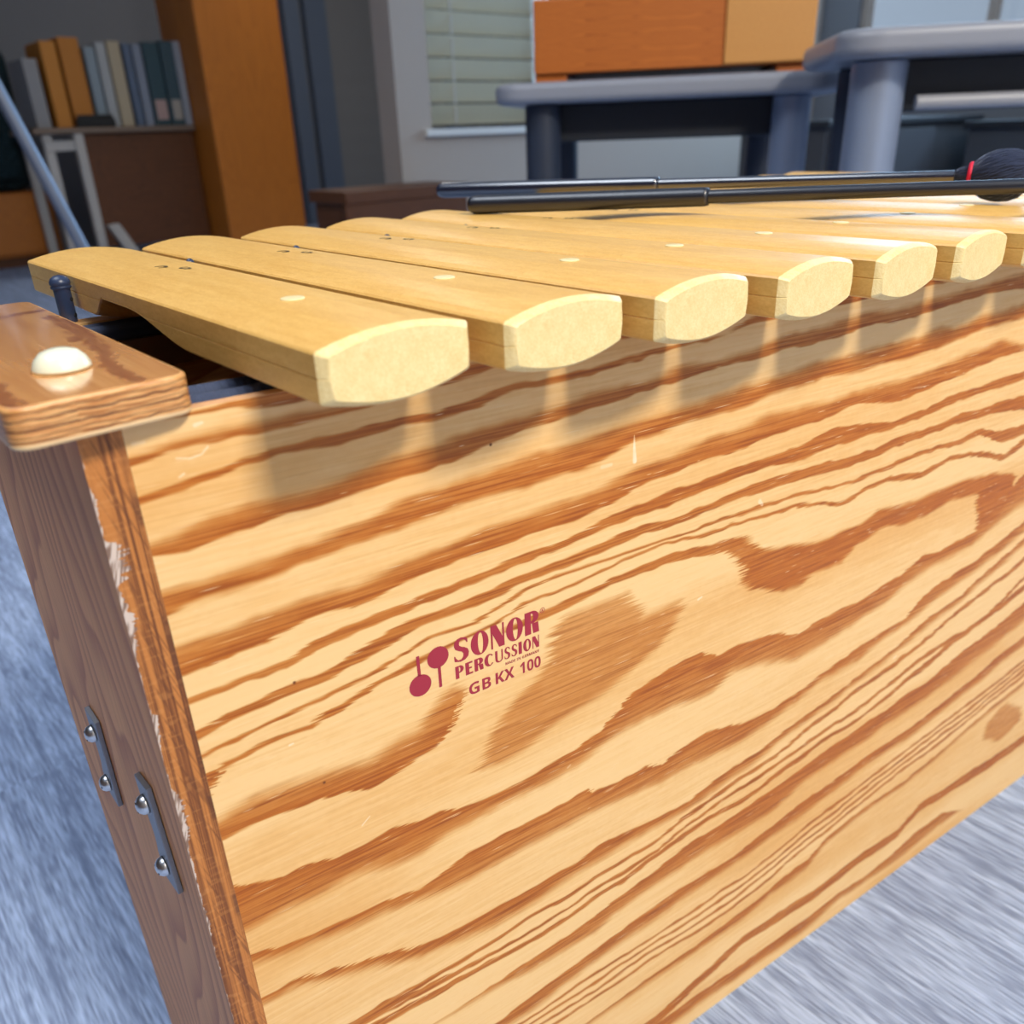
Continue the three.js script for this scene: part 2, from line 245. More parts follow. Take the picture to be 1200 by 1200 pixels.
// sawn ply edge of the end board: upright streaks, a herring-bone of sawn fibres, splintered pale fibres along the outer corner
const chips = [[524, 0.0], [575, 0.01], [590, 0.1], [612, 0.02], [636, 0.05], [642, 0.38], [668, 0.40], [682, 0.24], [690, 0.05], [712, 0.14], [730, 0.22], [752, 0.14], [770, 0.02], [835, 0.02], [840, 0.12], [862, 0.10], [880, 0.01], [922, 0.02], [930, 0.12], [950, 0.2], [975, 0.18], [995, 0.05], [1060, 0.02], [1075, 0.06], [1100, 0.01]].map(([y, a]) => [onPanel(94 + (y - 524) * 0.272, y)[1], a]);
M.ply = phys({
  map: tex(128, 2048, (s, t) => {
    const v = t * H, x = s * T;
    const st = noise(x * 900, v * 7), st2 = noise(x * 2600, v * 16 + 3), her = noise(x * 1500 + v * 420, v * 40), cell = noise(x * 300 + 4, v * 900);
    let c = mix3([192, 122, 56], [112, 62, 24], sm(0.3, 0.8, st * 0.55 + st2 * 0.45));
    c = mix3(c, [92, 50, 20], 0.42 * sm(0.62, 0.9, her) * (s > 0.3 && s < 0.95 ? 1 : 0.3));
    c = mix3(c, [88, 50, 24], 0.55 * sm(0.80, 0.95, s) * sm(0.4, 0.7, noise(v * 90, 1)));
    c = mix3(c, [214, 150, 86], 0.35 * sm(0.6, 0.9, cell) * (1 - s * 0.5));
    let edge = 0.0; for (let k = 0; k < chips.length - 1; k++) if (v <= chips[k][0] && v > chips[k + 1][0]) edge = chips[k][1] + (chips[k + 1][1] - chips[k][1]) * (v - chips[k][0]) / (chips[k + 1][0] - chips[k][0]);
    const sp = edge * (0.55 + 0.9 * noise(v * 1400, 3)) + (noise(v * 500, 8) - 0.5) * 0.06;
    if (s < sp) c = mix3(c, mix3([216, 204, 196], [128, 104, 92], sm(0.4, 0.8, noise(x * 1800 - v * 500, v * 200))), 0.9);
    return c;
  }, { rep: [1 / T, 1 / H] }), roughness: 0.55,
});
M.dark = std(0x6b4a30, 0.8);
M.barTop = phys({
  map: tex(512, 1024, (s, t) => {
    const f = noise(s * 90, t * 60), g = noise(s * 260, t * 300), k = noise(s * 6, t * 5), l = noise(s * 40 + 3, t * 9);
    return mix3([240, 194, 112], [222, 170, 86], 0.5 * f + 0.6 * g + 0.3 * k + 0.35 * l - 0.38);
  }, { rep: [1 / 0.12, 1 / 0.3] }), roughness: 0.4, clearcoat: 0.25, clearcoatRoughness: 0.3,
});
M.barEndLit = phys({  // cut fibreglass, made paler with the light on the ends in its colour
  map: tex(512, 512, (s, t) => {
    const g = noise(s * 150, t * 150), k = noise(s * 24, t * 24), h = noise(s * 300, t * 300);
    return mix3([250, 229, 172], [226, 194, 124], 0.45 * g + 0.3 * k + 0.35 * h - 0.12);
  }, { rep: [1 / 0.08, 1 / 0.08] }), roughness: 0.42,
});
M.cream = phys({ color: 0xeef0d8, roughness: 0.3, clearcoat: 0.5, clearcoatRoughness: 0.15 });
M.inlay = phys({ color: 0xeadba8, roughness: 0.4 });
M.ink = std(0x5a4a2c, 0.7);
M.print = std(0xa3283a, 0.6);
M.steel = phys({ color: 0xd0d2d6, roughness: 0.28, metalness: 1 });
M.plate = phys({ color: 0x8d9199, roughness: 0.45, metalness: 0.9 });
M.slot = std(0x15171b, 0.7);
M.blackPlastic = phys({ color: 0x2a3856, roughness: 0.35 });
M.cord = phys({ color: 0x39435c, roughness: 0.85, bumpMap: tex(256, 64, (s, t) => { const a = Math.sin((s * 64 + t * 4) * Math.PI) * Math.sin((s * 64 - t * 4) * Math.PI); const v = 128 + 100 * a; return [v, v, v]; }, { srgb: false }), bumpScale: 0.0014, sheen: 0.6, sheenColor: new THREE.Color(0.35, 0.42, 0.6), sheenRoughness: 0.6 });
M.shaft = phys({ color: 0x0e1830, roughness: 0.2, ior: 2.33, clearcoat: 0.6, clearcoatRoughness: 0.2 });
M.shaft2 = phys({ color: 0x0e1526, roughness: 0.36, ior: 1.8 });
M.yarn = phys({ color: 0x1c2742, roughness: 0.9, sheen: 0.8, sheenColor: new THREE.Color(0.4, 0.5, 0.75), sheenRoughness: 0.5, bumpMap: tex(512, 256, (s, t) => { const v = 255 * noise(s * 120 + t * 26, t * 14); return [v, v, v]; }, { srgb: false }), bumpScale: 0.0012 });
M.red = std(0xd8143c, 0.6);
// carpet: streaked loop pile running front to back
const carpetField = (s, t) => 0.40 * noise(s * 300, t * 17) + 0.36 * noise(s * 560 + 7, t * 52) + 0.24 * noise(s * 70, t * 6 + 4);
M.carpet = std(0xffffff, 0.95, 0, {
  map: tex(1024, 1024, (s, t) => mix3([116, 131, 162], [182, 202, 236], sm(0.12, 0.88, carpetField(s, t))), { rep: [1 / 0.62, 1 / 0.62] }),
  bumpMap: tex(1024, 1024, (s, t) => { const v = 255 * carpetField(s, t); return [v, v, v]; }, { srgb: false, rep: [1 / 0.62, 1 / 0.62] }), bumpScale: 0.0025,
});
M.wallWhite = std(0xaea298, 0.9); M.wallGrey = std(0x7a7d84, 0.9); M.wallDark = std(0x4e3626, 0.7); M.ceiling = std(0xe8e6e0, 0.95);
M.frame = std(0x30363f, 0.5); M.pane = phys({ color: 0xffffff, transmission: 1, thickness: 0, roughness: 0.02 });

// ------------------------------------------------------------------ the room
{
  const R = ROOM, t = 0.12;
  const fg = bx(R.x0, R.x1, -0.1, 0, R.z0, R.z1, 0), uv = fg.attributes.uv, ps = fg.attributes.position;
  for (let i = 0; i < ps.count; i++) uv.setXY(i, ps.getX(i), ps.getZ(i));
  struct(mesh('floor', fg, M.carpet));
  struct(mesh('ceiling', bx(R.x0, R.x1, R.h, R.h + 0.1, R.z0, R.z1, 0), M.ceiling));
  struct(mesh('wall_left', bx(R.x0 - t, R.x0, 0, R.h, R.z0, R.z1, 0), M.wallDark));  // unseen wall, dark tone chosen to cut bounce onto the end board
  const v = WIN2;
  struct(mesh('wall_right', mergeGeometries([bx(R.x1, R.x1 + t, 0, R.h, R.z0, v.z0, 0), bx(R.x1, R.x1 + t, 0, R.h, v.z1, R.z1, 0), bx(R.x1, R.x1 + t, 0, v.y0, v.z0, v.z1, 0), bx(R.x1, R.x1 + t, v.y1, R.h, v.z0, v.z1, 0)]), M.wallGrey));
  const win3 = struct(new THREE.Group()); win3.name = 'window_3'; scene.add(win3);
  mesh('window_frame', mergeGeometries([bx(R.x1 + 0.03, R.x1 + 0.09, v.y0, v.y0 + 0.05, v.z0, v.z1, 0), bx(R.x1 + 0.03, R.x1 + 0.09, v.y1 - 0.05, v.y1, v.z0, v.z1, 0), ...[0, 1, 2, 3].map((k) => { const z = v.z0 + (v.z1 - v.z0 - 0.05) * k / 3; return bx(R.x1 + 0.03, R.x1 + 0.09, v.y0 + 0.05, v.y1 - 0.05, z, z + 0.05, 0); })]), M.wallWhite, win3);
  for (let k = 0; k < 3; k++) { const z = v.z0 + 0.05 + (v.z1 - v.z0 - 0.05) * k / 3; mesh('pane', bx(R.x1 + 0.058, R.x1 + 0.062, v.y0 + 0.05, v.y1 - 0.05, z, z + (v.z1 - v.z0 - 0.05) / 3 - 0.05, 0), M.pane, win3); }
  struct(mesh('wall_back', bx(R.x0, R.x1, 0, R.h, R.z0 - t, R.z0, 0), M.wallGrey));
  const w = WIN;
  struct(mesh('wall_front', mergeGeometries([bx(R.x0, w.x0, 0, R.h, R.z1, R.z1 + t, 0), bx(w.x1, R.x1, 0, R.h, R.z1, R.z1 + t, 0), bx(w.x0, w.x1, 0, w.y0, R.z1, R.z1 + t, 0), bx(w.x0, w.x1, w.y1, R.h, R.z1, R.z1 + t, 0)]), M.wallWhite));
  const win = struct(new THREE.Group()); win.name = 'window_1'; scene.add(win);
  const f = 0.05;
  mesh('window_frame', mergeGeometries([bx(w.x0, w.x1, w.y0, w.y0 + f, R.z1 + 0.03, R.z1 + 0.09, 0), bx(w.x0, w.x1, w.y1 - f, w.y1, R.z1 + 0.03, R.z1 + 0.09, 0), ...[0, 1, 2, 3].map((k) => { const x = w.x0 + (w.x1 - w.x0 - f) * k / 3; return bx(x, x + f, w.y0 + f, w.y1 - f, R.z1 + 0.03, R.z1 + 0.09, 0); })]), M.wallWhite, win);
  for (let k = 0; k < 3; k++) { const x = w.x0 + f + (w.x1 - w.x0 - f) * k / 3; mesh('pane', bx(x, x + (w.x1 - w.x0 - f) / 3 - f, w.y0 + f, w.y1 - f, R.z1 + 0.058, R.z1 + 0.062, 0), M.pane, win); }
  LAMPS.forEach(([x, z, w_, l_, power, c], i) => {
    const lamp = thing(num('ceiling_light', i), ['square warm white ceiling panel light behind the photographer', 'wide cool white ceiling light over the end block', 'added ceiling panel light that brightens the door and cupboard'][i], 'lamp'), a = w_ / 2, b = l_ / 2;
    mesh('housing', bx(x - a - 0.03, x + a + 0.03, R.h - 0.035, R.h - 0.001, z - b - 0.03, z + b + 0.03, 0.004), M.wallWhite, lamp);
    mesh('diffuser', bx(x - a, x + a, R.h - 0.04, R.h - 0.034, z - b, z + b, 0), std(0xffffff, 0.6, 0, { emissive: new THREE.Color(...c), emissiveIntensity: 1.5 }), lamp);
    const l = new THREE.RectAreaLight(new THREE.Color(...c), power, w_, l_);
    l.position.set(x, R.h - 0.045, z); l.rotation.x = -Math.PI / 2; l.castShadow = true; scene.add(l);
  });
}

// ------------------------------------------------------------------ the xylophone's resonator box
const box = thing('xylophone_box', 'wooden xylophone resonator box with bold striped grain and red lettering', 'xylophone');
const pt = (u, n) => [pd.x * u + pn.x * n, pd.z * u + pn.z * n];   // plan point on the front panel: along it, out of it
{
  const front = prism([pt(T, 0), pt(LP, 0), pt(LP, -PT), pt(T, -PT)], 0.0, H, [T]);
  mesh('front_panel', front, [M.panel, M.panelPlain, M.panelPlain, M.panelPlain, M.topEdge], box);
  const e = pt(T, 0), xr = pt(LP, 0);
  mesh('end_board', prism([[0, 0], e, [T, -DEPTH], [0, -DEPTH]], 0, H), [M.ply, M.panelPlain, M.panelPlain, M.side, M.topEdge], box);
  mesh('end_board', prism([[xr[0], xr[1]], [xr[0] + T, xr[1] + 0.002], [xr[0] + T, -DEPTH], [xr[0], -DEPTH]], 0, H), M.panelPlain, box);
  mesh('back_panel', prism([[T, -DEPTH + T], [xr[0], -DEPTH + T], [xr[0], -DEPTH], [T, -DEPTH]], 0, H), M.panelPlain, box);
  const i0 = pt(T, -PT), i1 = pt(LP, -PT);
  mesh('bottom_panel', prism([i0, i1, [xr[0], -DEPTH + T], [T, -DEPTH + T]], 0.005, 0.015), M.panelPlain, box);

  // rounded end caps with ply edges and a cream button
  const veins = [[[55, 372], [85, 378], [100, 386], [108, 402], [124, 412], [128, 428], [150, 440], [162, 446]], [[-10, 374], [30, 367], [62, 361]], [[-6, 452], [8, 470], [22, 480]], [[70, 380], [95, 392], [88, 398]]].map((v) => v.map(([x, y]) => { const d = ray(x, y), t = (H + 0.0135 - CAM.y) / d.y; return [CAM.x + d.x * t, CAM.z + d.z * t]; }));
  const cx0 = -0.0195, cx1 = 0.0362, cz0 = -0.192, cz1 = 0.0118, capT = 0.0135;
  const capTop = tex(512, 1024, (s, t) => {
    const x = cx0 + s * (cx1 - cx0), z = cz0 + t * (cz1 - cz0);
    const wx = x + (noise(x * 500, z * 300) - 0.5) * 0.0035, wz = z + (noise(x * 400 + 9, z * 260) - 0.5) * 0.006;
    let d = 1e9;
    for (const v of veins) for (let k = 0; k < v.length - 1; k++) { const [ax, az] = v[k], ex = v[k + 1][0] - ax, ez = v[k + 1][1] - az, q = Math.max(0, Math.min(1, ((wx - ax) * ex + (wz - az) * ez) / (ex * ex + ez * ez))); d = Math.min(d, Math.hypot(wx - ax - ex * q, (wz - az - ez * q) * 0.6)); }
    const f = noise(x * 1500, z * 40), g = noise(x * 160, z * 14), q = noise(x * 700, z * 120);
    let c = mix3([232, 168, 102], [204, 136, 74], 0.5 * f + 0.5 * g + 0.2 * (q - 0.5));
    c = mix3(c, [140, 74, 42], 0.75 * (1 - sm(0.0008, 0.0042, d)) * (0.6 + 0.4 * f));
    return c;
  }, { wrap: THREE.ClampToEdgeWrapping });
  capTop.repeat.set(1 / (cx1 - cx0), 1 / (cz1 - cz0)); capTop.offset.set(-cx0 / (cx1 - cx0), -cz0 / (cz1 - cz0));
  const capEdge = tex(512, 128, (s, t) => {
    const y = t, n = y + (noise(s * 9, 2) - 0.5) * 0.05, st = noise(s * 14, y * 46), f = noise(s * 60, y * 120);
    let c = mix3([226, 172, 108], [190, 124, 62], sm(0.25, 0.8, st * 0.7 + f * 0.3));
    for (const [p, w, a] of [[0.2, 0.03, 0.95], [0.31, 0.022, 0.8], [0.47, 0.036, 1.1], [0.56, 0.02, 0.7], [0.70, 0.034, 1.1], [0.86, 0.026, 0.8]]) { const q = Math.abs(n - p - (noise(s * 24, p * 50) - 0.5) * 0.05); c = mix3(c, [78, 42, 18], a * (1 - sm(w * 0.3, w, q)) * (0.4 + 0.6 * noise(s * 18, p * 31))); }
    return y < 0.14 ? mix3(c, [236, 206, 158], 0.8) : c;
  }, { rep: [1 / 0.08, 1 / capT] });
  const topM = phys({ map: capTop, roughness: 0.16, clearcoat: 0.9, clearcoatRoughness: 0.1 }), edgeM = phys({ map: capEdge, roughness: 0.4, clearcoat: 0.2, clearcoatRoughness: 0.3 });
  const capShape = (x0, x1, z0, z1, r, b) => {
    const s = new THREE.Shape(), a = x0 + b, c = x1 - b, e0 = -z1 + b, e1 = -z0 - b;     // shape y = -z
    s.moveTo(a + r, e0); s.lineTo(c - r, e0); s.absarc(c - r, e0 + r, r, -Math.PI / 2, 0); s.lineTo(c, e1 - r); s.absarc(c - r, e1 - r, r, 0, Math.PI / 2); s.lineTo(a + r, e1); s.absarc(a + r, e1 - r, r, Math.PI / 2, Math.PI); s.lineTo(a, e0 + r); s.absarc(a + r, e0 + r, r, Math.PI, 1.5 * Math.PI);
    return s;
  };
  const makeCap = (x0, x1, z0, z1) => {
    const b = 0.0013;
    const g = new THREE.ExtrudeGeometry(capShape(x0, x1, z0, z1, 0.005, b), { depth: capT - 2 * b, bevelEnabled: true, bevelThickness: b, bevelSize: b, bevelSegments: 4, curveSegments: 8 });
    g.translate(0, 0, b); g.rotateX(-Math.PI / 2); g.translate(0, H, 0);
    const p = g.attributes.position, n = g.attributes.normal, uv = g.attributes.uv;
    for (let i = 0; i < p.count; i++) if (g.groups[0] && i < g.groups[0].count) uv.setXY(i, p.getX(i), p.getZ(i)); else uv.setXY(i, Math.abs(n.getX(i)) > Math.abs(n.getZ(i)) ? p.getZ(i) : p.getX(i), p.getY(i) - H);
    return g;
  };
  const cap = mesh('end_cap', makeCap(cx0, cx1, cz0, cz1), [topM, edgeM], box); cap.userData.label = 'varnished wooden end block with rounded corners';
  const button = mesh('button', turned([[0, 0.0072], [0.003, 0.007], [0.006, 0.006], [0.0082, 0.0038], [0.0093, 0.0012], [0.0094, 0.0], [0, 0]].reverse(), 48), M.cream, cap);
  button.position.set(0.0078, H + capT, -0.0285); button.userData.label = 'cream domed button';
  const cap2 = mesh('end_cap', makeCap(xr[0] - 0.02, xr[0] + 0.035, cz0, xr[1] + 0.012), edgeM, box);
  const b2 = mesh('button', button.geometry, M.cream, cap2); b2.position.set(xr[0] + 0.005, H + capT, xr[1] - 0.03);

  // mending plates with round-head screws on the end board
  const plateShape = new THREE.Shape();
  const hw = 0.0075, hh = 0.029;
  plateShape.moveTo(-hw, -hh); plateShape.lineTo(hw, -hh); plateShape.lineTo(hw, hh); plateShape.lineTo(-hw, hh); plateShape.lineTo(-hw, hh * 0.45); plateShape.quadraticCurveTo(-hw * 0.1, 0, -hw, -hh * 0.45); plateShape.closePath();
  const plateG = new THREE.ExtrudeGeometry(plateShape, { depth: 0.0018, bevelEnabled: true, bevelThickness: 0.0004, bevelSize: 0.0004, bevelSegments: 2 });
  const screwG = turned([[0, 0], [0.0046, 0], [0.0047, 0.0008], [0.0042, 0.0025], [0.0029, 0.0039], [0.0013, 0.0045], [0, 0.0046]], 32);
  const slotG = new THREE.BoxGeometry(0.0074, 0.0012, 0.0011);
  for (const [y, z, tilt, sl] of [[0.3535, -0.0385, 0.10, 0.5], [0.345, -0.1215, -0.08, 1.2]]) {
    const p = mesh('mending_plate', plateG, M.plate, box); p.userData.label = 'grey metal mending plate';
    p.rotation.set(0, -Math.PI / 2, 0); p.rotateZ(tilt); p.position.set(-0.0005, y, z);
    for (const [k, s] of [[0.0175, sl], [-0.0175, sl + 1.3]]) {
      const sc = mesh('screw', screwG, M.steel, p); sc.rotation.x = Math.PI / 2; sc.position.set(-0.0005, k, 0.0021);
      sc.rotation.set(Math.PI / 2, 0, 0);
      const slot = mesh('screw_slot', slotG, M.slot, p); slot.position.set(-0.0005, k, 0.0059); slot.rotation.set(0, 0, sl + k * 60); slot.scale.set(0.7, 1, 0.9);
    }
  }
  // black woven cords that carry the bars, two strands along each rail
  for (const off of [-0.0128, -0.0262]) {
    const a = pt(T + 0.002, off), b = pt(LP - 0.004, off);
    const g = rod([a[0], 0.5490, a[1]], [b[0], 0.5490, b[1]], 0.0065, 0.0065, 24), uv = g.attributes.uv; for (let i = 0; i < uv.count; i++) uv.setXY(i, uv.getY(i) * 5.2, uv.getX(i));
    mesh('carrier_cord', g, M.cord, box);
  }
  const a0 = pt(T, -PT), a1 = pt(LP, -PT), b0 = pt(T, -0.036), b1 = pt(LP, -0.036);
  mesh('cord_rail', prism([b0, [a0[0] + 0.0001, a0[1]], a1, b1].reverse().map((q) => q).reverse(), 0.526, 0.5425), M.dark, box);
  for (const z of [-0.1755, -0.1675]) mesh('carrier_cord', rod([T + 0.001, 0.5505, z], [xr[0] - 0.001, 0.5505, z], 0.0044, 0.0044, 20), M.cord, box);
  mesh('cord_rail', bx(T, xr[0], 0.530, 0.5462, -DEPTH + T, -0.162, 0), M.dark, box);
  // the bar posts stand on the back panel
  const postG = (r) => turned([[0, 0], [r, 0], [r, 0.0165], [r * 1.22, 0.0172], [r * 1.22, 0.0181], [r * 1.1, 0.0186], [r * 1.25, 0.0192], [r * 1.22, 0.0206], [r * 1.0, 0.0222], [r * 0.55, 0.0233], [0, 0.0237]], 28);
  const big = postG(0.0040), small = postG(0.0022);
  for (let i = 0; i < 14; i++) {
    const x = BAR.x0 - (BAR.pitch - BAR.w) / 2 + i * BAR.pitch - (i ? 0 : 0.003);
    if (x > xr[0] - 0.01) break;
    const p = mesh('bar_post', i ? small : big, M.blackPlastic, box); p.position.set(x, H, i ? -0.2 + 0.004 : -0.1935);
    if (!i) for (const y of [0.0035, 0.0115]) { const h = mesh('post_hole', rod([0.0018, y, 0.0018], [0.0030, y, 0.0030], 0.0011, 0.0011, 16), M.slot, p); }
  }
}
// ------------------------------------------------------------------ the printed lettering on the panel
{
  const font = await new FontLoader().loadAsync('fonts/droid/droid_sans_bold.typeface.json');
  const shapes = [], mm = 0.001;
  const poly = (pts, ...holes) => { const s = new THREE.Shape(pts.map(([x, y]) => new THREE.Vector2(x * mm, y * mm))); for (const h of holes) s.holes.push(new THREE.Path(h.map(([x, y]) => new THREE.Vector2(x * mm, y * mm)))); shapes.push(s); };
  const ell = (cx, cy, rx, ry, n = 48) => Array.from({ length: n }, (_, i) => [cx + rx * Math.cos(i / n * 2 * Math.PI), cy + ry * Math.sin(i / n * 2 * Math.PI)]);
  // two drum sticks: discs and stems
  poly(ell(110.4, 407.7, 5.6, 5.8)); poly([[109.6, 412.8], [111.2, 412.9], [111.1, 423.7], [109.5, 423.7]]);
  poly(ell(120.4, 419.1, 5.5, 5.7)); poly([[119.8, 402.5], [121.3, 402.5], [121.4, 413.9], [119.8, 413.9]]);
  // heavy poster letters: O and N with one thick and one thin side, S and R with swelling strokes
  const O = (x0, x1, y0, y1, thick, thin) => { const cx = (x0 + x1) / 2, cy = (y0 + y1) / 2, iw = (x1 - x0 - thick - thin) / 2; poly(ell(cx, cy, (x1 - x0) / 2, (y1 - y0) / 2), ell(x0 + thick + iw, cy, iw, (y1 - y0) / 2 - 0.75).reverse()); };
  const N = (x0, x1, y0, y1, thin, thick) => poly([[x0, y0], [x0 + thin, y0], [x0 + thin, y1 - (y1 - y0) * 0.36], [x1 - thick * 0.9, y0], [x1, y0], [x1, y1], [x1 - thin, y1], [x1 - thin, y0 + (y1 - y0) * 0.42], [x0 + thick * 0.95, y1], [x0, y1]]);
  const ring = (fn, n, a0, a1) => Array.from({ length: n + 1 }, (_, i) => fn(a0 + (a1 - a0) * i / n));
  const S = (x0, x1, y0, y1, k = 1) => {
    const w = x1 - x0, h = y1 - y0, P = [];
    const mid = [[0.94, 0.86], [0.80, 0.95], [0.52, 1], [0.26, 0.97], [0.08, 0.86], [0.03, 0.72], [0.10, 0.58], [0.30, 0.48], [0.52, 0.41], [0.62, 0.31], [0.60, 0.18], [0.45, 0.09], [0.26, 0.10], [0.12, 0.20], [0.06, 0.30], [0.0, 0.30], [0.01, 0.08], [0.06, 0.07], [0.14, 0.05], [0.42, 0], [0.72, 0.03], [0.94, 0.14], [1, 0.30], [0.93, 0.45], [0.72, 0.55], [0.50, 0.62], [0.37, 0.70], [0.38, 0.82], [0.50, 0.91], [0.66, 0.90], [0.80, 0.82], [0.88, 0.72], [0.94, 0.72]];
    for (const [a, b] of mid) P.push([x0 + a * w, y0 + b * h]);
    poly(P.reverse());
  };
  const Rr = (x0, x1, y0, y1, thick, leg = true) => {
    const w = x1 - x0, h = y1 - y0, r = h * (leg ? 0.27 : 0.29), cy = y1 - r, bow = ring((t) => [x1 - r * 1.05 - w * 0.02 + r * 1.05 * Math.cos(t), cy + r * Math.sin(t)], 16, Math.PI / 2, -Math.PI / 2);
    const out = [[x0, y0], [x0 + thick, y0], [x0 + thick, cy - r + (leg ? 0 : 0)], ...(leg ? [[x0 + thick * 1.15, cy - r], [x1 - thick * 0.98, y0], [x1, y0], [x1 - thick * 0.12, cy - r * 1.02]] : []), ...bow.reverse(), [x0, y1]];
    const ih = r * 0.62, hole = [[x0 + thick, cy - ih], ...ring((t) => [x0 + thick + w * 0.05 + w * 0.12 * Math.cos(t), cy + ih * Math.sin(t)], 10, -Math.PI / 2, Math.PI / 2), [x0 + thick, cy + ih]];
    poly(out, hole.reverse());
  };
  S(128.6, 136.6, 412, 425.2); O(137.7, 147.4, 411.8, 425.0, 3.9, 3.0); N(148.7, 156.2, 412, 425, 1.0, 3.4); O(157.3, 166.9, 411.9, 425.1, 3.9, 3.0); Rr(168, 176.3, 412.2, 425, 3.6);
  // PERCUSSION
  const y0 = 403.2, y1 = 410.2;
  Rr(128.7, 133.3, y0, y1, 1.9, false);
  poly([[134.1, y0], [138.1, y0], [138.1, y0 + 1.0], [136.1, y0 + 1.0], [136.1, y0 + 3.1], [137.6, y0 + 3.1], [137.6, y0 + 4.0], [136.1, y0 + 4.0], [136.1, y1 - 1.0], [138.0, y1 - 1.0], [138.0, y1], [134.1, y1]]);
  Rr(139.0, 143.9, y0, y1, 1.9);
  poly([...ring((t) => [147.2 + 2.75 * Math.cos(t), (y0 + y1) / 2 + 3.5 * Math.sin(t)], 28, 0.62, 2 * Math.PI - 0.62), ...ring((t) => [147.7 + 1.2 * Math.cos(t), (y0 + y1) / 2 + 2.8 * Math.sin(t)], 20, 2 * Math.PI - 0.75, 0.75)]);
  poly([[150.6, y1], [151.9, y1], [151.9, y0 + 2], ...ring((t) => [153.0 + 1.1 * Math.cos(t), y0 + 2 + 1.3 * Math.sin(t)], 10, Math.PI, 2 * Math.PI), [154.1, y1], [154.9, y1], [154.9, y0 + 2], ...ring((t) => [152.75 + 2.15 * Math.cos(t), y0 + 2.1 + 2.1 * Math.sin(t)], 14, 0, -Math.PI)]);
  S(155.8, 159.1, y0, y1); S(159.9, 163.2, y0, y1);
  poly([[164.0, y0], [165.9, y0], [165.9, y1], [164.0, y1]]);
  O(166.7, 171.3, y0 - 0.1, y1 + 0.1, 1.8, 1.2); N(172.1, 176.1, y0, y1, 0.55, 1.8);
  const flat = new THREE.ShapeGeometry(shapes, 6);
  const write = (str, f, size, x0, x1, y) => { const g = new THREE.ShapeGeometry(f.generateShapes(str, size), 4); g.computeBoundingBox(); const b = g.boundingBox; g.scale((x1 - x0) * mm / (b.max.x - b.min.x), 1, 1); g.computeBoundingBox(); g.translate(x0 * mm - g.boundingBox.min.x, y * mm, 0); return g; };
    const parts = [flat, write('MADE IN GERMANY', font, 1.6 * mm, 156.2, 176.1, 400.0), write('GB', font, 6.6 * mm, 135.3, 147.5, 391.0), write('KX', font, 6.6 * mm, 150.2, 161.0, 391.1), write('100', font, 6.6 * mm, 164.4, 176.8, 391.1)];
  parts.push(new THREE.ShapeGeometry((() => { const s = new THREE.Shape(ell(178.5, 423.3, 1.5, 1.5, 24).map(([x, y]) => new THREE.Vector2(x * mm, y * mm))); s.holes.push(new THREE.Path(ell(178.5, 423.3, 1.2, 1.2, 24).reverse().map(([x, y]) => new THREE.Vector2(x * mm, y * mm)))); return s; })()), write('R', font, 1.5 * mm, 178.0, 179.0, 422.5));
  const g = mergeGeometries(parts.map((q) => q.index ? q.toNonIndexed() : q));
  const o = mesh('printed_lettering', g, M.print, box); o.rotation.y = TAPER; o.position.set(pn.x * 0.00012, 0, pn.z * 0.00012);
  o.userData.label = 'dark red printed maker mark with two stick emblems';
  globalThis.markFont = font;
}

